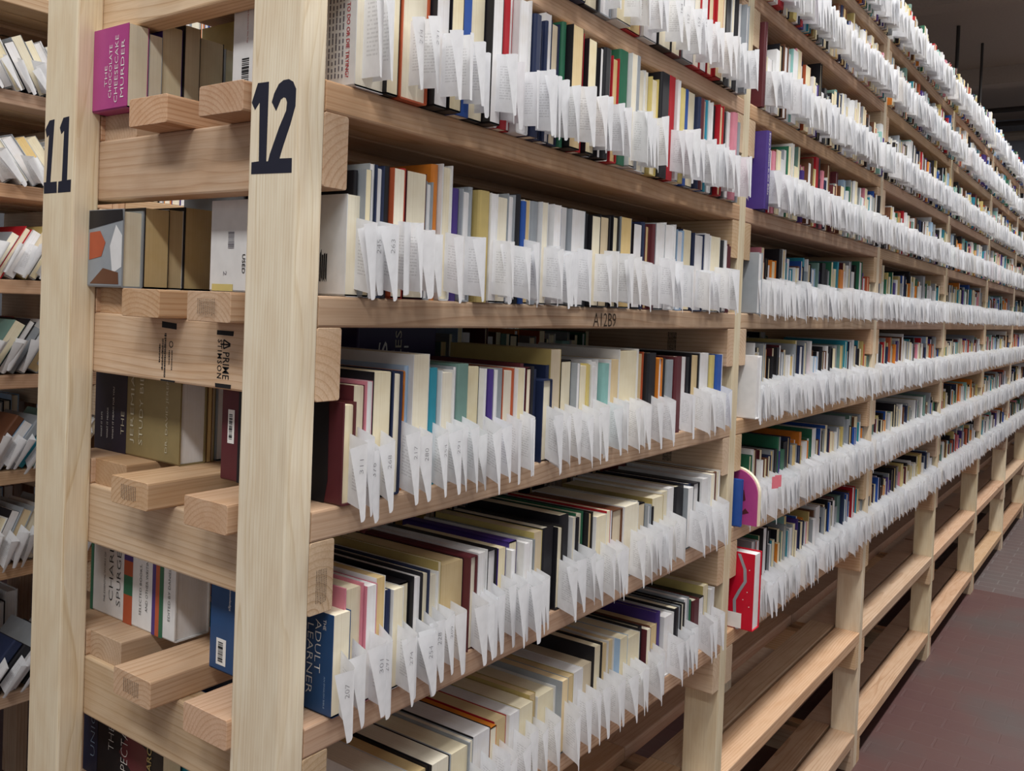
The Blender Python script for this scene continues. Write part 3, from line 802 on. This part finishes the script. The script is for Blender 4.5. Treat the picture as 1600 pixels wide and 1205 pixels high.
# white collected works with coloured bands
b = inner(XI+.002, .0905, .058, .160, -2, 'w', 'W', True, 'thick white volume with orange, green and purple bands near post 11', d=.232)
z = ZO + LV[-2]; yc = .0903
for c, x0, x1, z0, z1 in (('A', -.486, -.462, 0, .045), ('G', -.486, -.462, .045, .075), ('A', -.486, -.462, .075, .098), ('P', -.486, -.462, .098, .12),
                          ('P', -.409, -.400, 0, .12), ('A', -.400, -.390, 0, .12), ('G', -.390, -.380, 0, .12), ('G', -.582, -.574, 0, .12)):
    plate('color_band', [[(x0, z0), (x1, z0), (x1, z1 + .038*(z1 > .11)), (x0, z1 + .038*(z1 > .11))]], CM[c], b, (0, yc, z+.0004), (1, 0, 0), (0, 0, 1), .0002)
tup(b, 'THE ESSENTIAL WORKS OF', PRINT_G, -.538, z+.020, yc, .08, .0045)
tup(b, 'CHARLES', PRINT_K, -.516, z+.026, yc, .115, .0115, -.015)
tup(b, 'SPURGEON', PRINT_K, -.495, z+.022, yc, .125, .0110, -.015)
tup(b, 'SELECTED BOOKS,', PRINT_K, -.436, z+.022, yc, .078, .0065, -.01)
tup(b, 'AND OTHER WRITINGS', PRINT_K, -.420, z+.030, yc, .088, .0060, -.01)
tup(b, 'EDITED BY DANIEL', PRINT_K, -.362, z+.030, yc, .078, .0055, -.01)
# dark paperback at the bottom of the window
z = ZO + LV[-3]
b = make_book(-.360, .085, z, .030, .140, .220, 'c', 'K', 'p', False, 'black paperback with thin pale capitals low between posts 11 and 12')
yc = .0848
plate('dark_band', [[(-.579, .0005), (-.538, .0005), (-.538, .1395), (-.579, .1395)]], CM['N'], b, (0, yc, z), (1, 0, 0), (0, 0, 1), .0002)
yc -= .0003
tup(b, 'UNION', CM['L'], -.545, z+.030, yc, .095, .012, -.02)
tup(b, 'THE', PRINT_W, -.491, z+.055, yc, .040, .014, -.025)
tup(b, 'RESPECTA', PRINT_W, -.452, z+.002, yc, .096, .018, -.025)
tup(b, 'RESEARCH', CM['Z'], -.388, z+.020, yc, .085, .012, .01)
plate('cover_picture', [[(-.476, .06), (-.44, .04), (-.40, .05), (-.40, .085), (-.45, .10)]], CM['M'], b, (0, .0848, z), (1, 0, 0), (0, 0, 1), .0001)
make_book(-.345, .118, z, .03, .135, .2, 'c', 'T', 'p', False, 'teal-covered paperback just behind the black paperback low in the end frame')

# two pink notes among the slips beyond the second post
for q, (yy, lab) in enumerate(((1.462, 'nearer'), (1.482, 'farther'))):
    o = plate('sticky_note', [[(0, 0), (.0, .030), (-.022, .030), (-.022, 0)][::-1]], SLIP_PINK, None, (.064, yy, ZO-.4345+.001*q), (.45, .893, 0), (0, 0, 1), .0003)
    tag(o, '%s of two small pink notes among white slips beyond the second post' % lab, 'note')

# --- a few books that stand out in the second bay
def special(xf, y, t, h, k, pg, cv, kind, label, d=.23):
    return make_book(xf, y, ZO+LV[k], t, h, d, pg, cv, kind, True, label)
Y1 = BAY[1] + T
special(.014, Y1+.042, .016, .205, 2, 'w', 'M', 's', 'tall maroon book beside the second post, two shelves above A12B9')
b = special(.030, Y1+.044, .026, .190, 1, 'w', 'P', 's', 'purple book with white spine lettering beside the second post')
text('printed_text', 'Every Woman in the Bible', PRINT_W, b, (.0301, Y1+.051, ZO+LV[1]+.185), (0, 0, -1), (0, 1, 0), .15, .010)
b = special(.022, Y1+.040, .028, .150, 0, 'w', 'E', 'p', 'grey paperback beside the second post on the A12B9 level')
b = special(.030, Y1+.040, .030, .155, -1, 'w', 'W', 'p', 'tall white book beside the second post, one level below A12B9')
# pink arched board book, its cover facing the near end
r0 = empty('book', (.044, Y1+.040, ZO+LV[-2])); tag(r0, 'pink arch-topped board book two levels below A12B9', 'book')
def arch(x0, x1, h, r, n=10):
    p = [(x0, 0), (x1, 0)]
    for i in range(n+1):
        a = math.pi/2*i/n; p.append((x1-r+r*math.cos(a), h-r+r*math.sin(a)))
    p += [(x0, h)]
    return p
plate('cover', [arch(-.17, 0, .135, .06)], CM['I'], r0, (.044, Y1+.048, ZO+LV[-2]), (1, 0, 0), (0, 0, 1), .004)
plate('page_block', [arch(-.17, .0035, .1385, .063)], PG['c'], r0, (.044, Y1+.060, ZO+LV[-2]), (1, 0, 0), (0, 0, 1), .012)
plate('cover_picture', [[(-.05, .05), (-.03, .06), (-.035, .085), (-.05, .08)], [(-.048, .02), (-.02, .03), (-.03, .04)]], CM['M'], r0, (.044, Y1+.0439, ZO+LV[-2]), (1, 0, 0), (0, 0, 1), .0003)
b = special(.016, Y1+.008, .013, .115, -2, 'w', 'B', 'p', 'low blue book in front of the pink arch-topped board book')
# crimson box book with a pale ribbon
b = special(.046, Y1+.040, .048, .190, -3, 'w', 'D', 'p', 'crimson book with curling pale ribbon and white sticker, three levels below A12B9')
z = ZO + LV[-3]; yb = Y1+.0398
rb = []
pr = [(.006, .186), (.022, .150), (.024, .120), (.010, .095), (-.002, .070), (.000, .040), (.008, .0)]
for i in range(len(pr)-1):
    (ax, az), (bx, bz) = pr[i], pr[i+1]
    q = [(ax-.004, az), (bx-.004, bz), (bx+.004, bz), (ax+.004, az)]
    rb.append(q)
plate('ribbon', rb, CM['E'], b, (0, yb, z), (1, 0, 0), (0, 0, 1), .0006)
plate('sticker', [[(-.030, .003), (.018, .003), (.018, .040), (-.030, .040)]], PRINT_W, b, (0, yb-.0007, z), (1, 0, 0), (0, 0, 1), .0003)
plate('ornament', [[(x-.0015, q), (x, q-.0015), (x+.0015, q), (x, q+.0015)] for x, q in ((.030, .095), (.034, .15), (.02, .075), (.036, .06), (.015, .165))], PRINT_W, b, (0, yb, z), (1, 0, 0), (0, 0, 1), .0004)
# purple book seen over the tops, in row 11 of the near bay
z = ZO + LV[-1]
b = make_book(-.340, .420, z, .205, .205, .22, 'c', 'P', 's', True, 'large dark purple volume with pale lettering, behind the first shelf below A12B9')
for s, yy, zz, ln, sz, mt in (('S', .470, .150, .030, .022, PRINT_W), ('&', .498, .145, .020, .012, PRINT_Y), ('LES', .512, .150, .050, .016, PRINT_Y), ('21', .535, .145, .026, .012, PRINT_W)):
    text('printed_text', s, mt, b, (-.3399, yy+sz, z+zz), (0, 0, 1), (0, -1, 0), ln, sz)
CMP = plain('dark_purple_cover', '#2f2350', 0.4, 0.35)
for q in b.children:
    if q.name.startswith('cover'): q.data.materials[0] = CMP

# ------------------------------------------------------------------ books and slips beyond the near bay
PAL_C = 'KKKNNBRMGTPYOWWWWEEEUULQZASFKWWE'
PAL_P = 'ccccccwwwwt'
books_m = MB(); slips_m = MB()
rg = random.Random(77)
def fill(y0, y1, k, xf=-.010, face=1, slips=True, lo=False, hmax=None, depth=.22):
    y = y0; z = ZO + LV[k]; ls_ = -1
    base = rg.uniform(.145, .165) if face > 0 else .182
    while y < y1 - .006:
        t = rg.choice((.010, .013, .016, .018, .022, .025, .030, .036)) * rg.uniform(.85, 1.15)
        if y + t > y1: t = y1 - y
        if t < .004: break
        kind = 's' if rg.random() < .16 else 'p'
        h = base + rg.uniform(-.022, .028)
        if rg.random() < .10: h += .025
        room = (LV[k+1]-LV[k]-T-.012) if k < 4 else .25
        if hmax: room = min(room, hmax)
        # keep clear of the cross rails at both ends of a bay
        if k < 4 and (y < y0 + .038 or y + t > y1 - .038): room = min(room, LV[k+1]-LV[k]-T-D89-.006)
        h = min(h, room)
        X = xf - rg.uniform(0, .014)*face + (.026 if (face > 0 and k > 0) else 0)
        cv = rg.choice(PAL_C); pg = rg.choice(PAL_P)
        d = rg.uniform(depth-.02, depth+.015)
        if face > 0: book_into(books_m, X, y, z, t-.0006, h, d, pg, cv, kind, rg.random() < .5)
        else: book_into(books_m, X+d, y, z, t-.0006, h, d, pg, cv, kind, rg.random() < .5)
        if slips and face > 0 and rg.random() < .93:
            for q in range(1 if t < .028 else 2):
                sp = rand_slip(k, rg)
                sp = (sp[0]*rg.uniform(1, 1.25),) + sp[1:5] + (sp[5]+rg.uniform(0, .12), sp[6])
                slip_geo(slips_m, X, y+t/2+(q-.5*(t >= .028))*.014, z+rg.uniform(.0, .010)+(.010 if k > 0 else 0), sp, lo, lean=rg.uniform(-.35, .15))
        y += t
for i in range(1, len(BAY)-1):
    for k in range(-3, 5):
        ya = BAY[i] + T + .002; yb = BAY[i+1] - .002
        if i == 1:
            ya += {2: .060, 1: .072, 0: .070, -1: .072, -2: .062, -3: .090}.get(k, 0)
        lo = i >= 4
        fill(ya, yb, k, lo=lo)
for k in (3, 4): fill(BAY[0]+T+.04, BAY[1]-.002, k, slips=True, lo=True)
# near part of the second shelf above A12B9, out of the frame, and the lowest shelf's near end
# row 11, backs of the shelves, seen over the tops and through the end frame
for i in (0, 1, 2):
    for k in range(-3, 5):
        s = BAY[i] + T + .04
        if i == 0: s = {1: .200, 0: .178, -1: .247, -2: .185, -3: .155}.get(k, .09)
        if i == 0 and k == -1: fill(s, .418, k, xf=-WID+.008, face=-1, slips=False, depth=.205); s = .627
        fill(s, BAY[i+1]-.004, k, xf=-WID+.008, face=-1, slips=False, depth=.205)
# a few books lying flat over the row 11 tops as dark shapes
tag(books_m.build('shelved_books'), 'hundreds of shelved books filling the farther bays of the rack', 'books', kind='stuff')
tag(slips_m.build('paper_slips', uv=True), 'mass of white paper slips hanging from the books in the farther bays', 'paper slips', kind='stuff')

# ------------------------------------------------------------------ the next rack across the aisle, seen at the left edge
XL = -1.73
rack2 = empty('storage_rack', (0, 0, 0))
tag(rack2, 'shadowed pine lumber shelving rack across the aisle, behind post 11 at left', 'shelving rack')
YB2 = [-.526, .740, 2.006, 3.272]
for y in YB2:
    for X in (XL-D89/2, XL-WID+D89/2):
        post(rack2, 'post', X, y+T/2, 0, TOP, W_BOARD)
for k in range(-4, 5):
    z = ZO + LV[k] + .012
    for i in range(3):
        for X in (XL-D89/2, XL-.145, XL-.30, XL-WID+D89/2):
            board(rack2, X, YB2[i]+T+.001 - (T/2 if X in (XL-.145, XL-.30) else 0), YB2[i+1]-.001 + (T/2 - .001 if X in (XL-.145, XL-.30) else 0), z)
    for i in (0, 1, 2):
        rail(rack2, XL-WID, XL-.001, YB2[i]+T*1.5, z-T); rail(rack2, XL-WID, XL-.001, YB2[i+1]-T/2, z-T)
LEAN = {4: -.3, 3: .2, 2: -.5, 1: -.62, 0: .50, -1: .52, -2: .60, -3: .40, -4: .7}
WHERE = {2: 'top', 1: 'second', 0: 'third', -1: 'fourth', -2: 'fifth', -3: 'sixth', -4: 'lowest'}
PALL = {1: 'tZ wW cW wE tW cE wW cW tE cW', 0: 'cE cR wW tZ cW wE sO cW cE wW', -1: 'cS wK sE wW tE cE wW cW tE cW', -2: 'sU wL sE sT sF wE wW wW cW cE',
        -3: 'cW wK tE cE cW wE wA sK cW wE', -4: 'sN sK wE sK wW cW sN sE wW cK', 2: 'cG wW cW wK cE cW wW cW cE wW', 3: 'cG wW cW wK cE cW wW cW cE wW', 4: 'cG wW cW wK cE cW wW cW cE wW'}
rl2 = random.Random(5)
for k in range(-4, 3):
    z = ZO + LV[k] + .012
    a = LEAN[k]
    y = .41
    for i, pc in enumerate(PALL[k].split()):
        t = rl2.uniform(.018, .036); h = rl2.uniform(.135, .165)
        pg, cv = pc
        kind = 's' if pg == 's' else 'p'
        # tilt about the bottom edge on which the book rests
        stepy = t/math.cos(a)
        if y + stepy > .70: break
        root = empty('book', (XL - .006 - rl2.uniform(0, .012), y, z))
        dx = root.location.x
        bpy.data.objects.remove(root)
        label = '%s book leaning left of post 11, %s along the %s visible shelf' % (CNAME[cv], nth(i+1), WHERE[k])
        # positive a: top leans to +Y, resting on the far bottom edge
        if a > 0:
            zz = z + t*math.sin(a); yy = y
            b = make_book(dx, yy, zz, t-.001, h, .2, pg if kind == 'p' else 'c', cv, kind, rl2.random() < .4, label, 'books leaning in the left rack', xtilt=-a)
        else:
            zz = z; yy = y + h*math.sin(-a)*0 
            b = make_book(dx, yy + .0, zz, t-.001, h, .2, pg if kind == 'p' else 'c', cv, kind, rl2.random() < .4, label, 'books leaning in the left rack', xtilt=-a)
        y += stepy
        m = MB(); sp = rand_slip(k, rl2)
        slip_geo(m, 0, 0, 0, (sp[0]*1.5,)+sp[1:], lean=rl2.uniform(-.3, .3))
        o = m.build('paper_slip', None, (dx+.001, yy + (t/2)*math.cos(a) + .02*math.sin(a), zz + .012), (-a*.9, rl2.uniform(-.05, .2), rl2.uniform(-.3, .2)), uv=True)
        tag(o, 'white slip in the %s leaning book of the left rack, %s visible shelf' % (nth(i+1), WHERE[k]), 'paper slip', 'slips in the left rack')

# books in the back half of that rack, and the half of its bays the frame leaves out
bk = MB(); books_m = bk
_L = dict(LV)
def fill_back():
    for k in range(-4, 5):
        y = -.48
        while y < 3.2:
            t = rg.uniform(.012, .036); h = rg.uniform(.125, .165)
            if not any(abs(y + t/2 - (q+T/2)) < .09 for q in YB2):
                book_into(bk, XL-WID+.008+.2, y, ZO+LV[k]+.012, t-.001, min(h, .12 if k > 3 else h), .2, rg.choice(PAL_P), rg.choice(PAL_C), 'p', True)
                if (y > .80 and k < 3) or (k > 2 and y > -.4): book_into(bk, XL-.01, y, ZO+LV[k]+.012, t-.001, h, .2, rg.choice(PAL_P), rg.choice(PAL_C), 'p', True)
            y += t
fill_back()
tag(bk.build('shelved_books'), 'shadowed books filling the rest of the left rack behind the leaning books', 'books', kind='stuff')

# ------------------------------------------------------------------ room
def struct(name, mb_, **kw):
    o = mb_.build(name, **kw); o['kind'] = 'structure'; return o

m, nt, ns, ls, P = newmat('painted_brick_floor')
tc = N(ns, 'ShaderNodeTexCoord')
mp = N(ns, 'ShaderNodeMapping'); mp.inputs['Scale'].default_value = (1, 1, 1)
mp.inputs['Rotation'].default_value = (0, 0, 0)
ls.new(tc.outputs['Object'], mp.inputs[0])
br = N(ns, 'ShaderNodeTexBrick'); br.offset = 0.5
br.inputs['Scale'].default_value = 1.0
br.inputs['Brick Width'].default_value = 0.20; br.inputs['Row Height'].default_value = 0.10
br.inputs['Mortar Size'].default_value = 0.005; br.inputs['Mortar Smooth'].default_value = 0.3
br.inputs['Color1'].default_value = (1, 1, 1, 1); br.inputs['Color2'].default_value = (0.86, 0.86, 0.86, 1)
br.inputs['Mortar'].default_value = (0.0, 0.0, 0.0, 1)
ls.new(mp.outputs[0], br.inputs['Vector'])
n1 = N(ns, 'ShaderNodeTexNoise'); n1.inputs['Scale'].default_value = 1.7; n1.inputs['Detail'].default_value = 4
ls.new(tc.outputs['Object'], n1.inputs['Vector'])
base = ramp(ns, ls, n1.outputs[0], [(0.35, srgb('#5a3c3b')), (0.5, srgb('#5d403d')), (0.68, srgb('#554846'))])
n2 = N(ns, 'ShaderNodeTexNoise'); n2.inputs['Scale'].default_value = 0.9; n2.inputs['Detail'].default_value = 2
ls.new(tc.outputs['Object'], n2.inputs['Vector'])
sp = N(ns, 'ShaderNodeSeparateXYZ'); ls.new(tc.outputs['Object'], sp.inputs[0])
worn = mth(ns, ls, 'MULTIPLY', mth(ns, ls, 'GREATER_THAN', sp.outputs[1], 5.2), 0.55)
base = mixc(ns, ls, worn, base, srgb('#6c6463'))
mort = ramp(ns, ls, br.outputs['Fac'], [(0.0, (0, 0, 0, 1)), (1.0, (1, 1, 1, 1))])
mm = mth(ns, ls, 'MULTIPLY', br.outputs['Fac'], mth(ns, ls, 'MULTIPLY_ADD', worn, 0.9, 0.05))
base = mixc(ns, ls, mm, base, srgb('#7d7674'))
base = mixc(ns, ls, 0.4, base, mixc(ns, ls, br.outputs['Fac'], br.outputs['Color'], (1.0, 1.0, 1.0, 1)), 'MULTIPLY')
ls.new(base, P.inputs['Base Color'])
P.inputs['Roughness'].default_value = 0.5
P.inputs['Specular IOR Level'].default_value = 0.3
bp = N(ns, 'ShaderNodeBump'); bp.inputs['Strength'].default_value = 0.4; bp.inputs['Distance'].default_value = 0.002
inv = mth(ns, ls, 'SUBTRACT', 1.0, br.outputs['Fac']); ls.new(inv, bp.inputs['Height']); ls.new(bp.outputs[0], P.inputs['Normal'])
FLOOR = m
mb = MB(); mb.box(-6, 6, -6, 14, -.1, 0, FLOOR); struct('floor', mb)

CEILM = plain('dark_ceiling', '#a5978d', 0.5, 0.3)
WALLM = plain('grey_wall', '#8d9098', 0.8, 0.1)
mb = MB(); mb.box(-6, 6, -6, 14, 4.62, 4.72, CEILM); struct('ceiling', mb)
mb = MB(); mb.box(-6, 6, 13.6, 13.8, 0, 4.62, WALLM); struct('wall_back', mb)
mb = MB(); mb.box(-5.2, -5.0, -6, 14, 0, 4.62, WALLM); struct('wall_left', mb)
mb = MB()
for y in (7.6, 10.6): mb.box(-6, 6, y, y+.22, 4.42, 4.62, CEILM)
struct('trim_1', mb)
PIPE = plain('dark_pipe', '#35302e', 0.5, 0.4)
PIPE_L = plain('pale_pipe', '#9a8d7f', 0.5, 0.4)
def tube(mb_, a, b, r, mat, n=10):
    a = Vector(a); b = Vector(b); d = (b-a).normalized()
    u = d.orthogonal().normalized(); v = d.cross(u)
    vs = [a + (u*math.cos(2*math.pi*i/n)+v*math.sin(2*math.pi*i/n))*r for i in range(n)] + \
         [b + (u*math.cos(2*math.pi*i/n)+v*math.sin(2*math.pi*i/n))*r for i in range(n)]
    mb_.add(vs, [(i, (i+1) % n, n+(i+1) % n, n+i) for i in range(n)] + [tuple(range(n))[::-1], tuple(range(n, 2*n))], mat, smooth=False)
for (a, b, r, mat, lab) in (((-4, 12.2, 4.46), (3, 12.2, 4.46), .035, PIPE, 'dark pipe running across under the ceiling, nearer'),
                            ((-4, 12.9, 4.42), (3, 12.9, 4.42), .035, PIPE, 'dark pipe running across under the ceiling, farther'),
                            ((-4, 13.4, 4.34), (3, 13.4, 4.34), .07, PIPE_L, 'pale thick pipe running across just under the far ceiling'),
                            ((-.92, 8.9, 3.9), (-.92, 8.9, 4.62), .018, PIPE, 'thin dark conduit hanging from the ceiling, longer'),
                            ((-.80, 9.6, 3.9), (-.80, 9.6, 4.62), .014, PIPE, 'thin dark conduit hanging from the ceiling, farther right')):
    mb = MB(); tube(mb, a, b, r, mat); tag(mb.build('ceiling_pipe' if a[0] != b[0] else 'conduit'), lab, 'pipe')
print('BOOKS', stats)
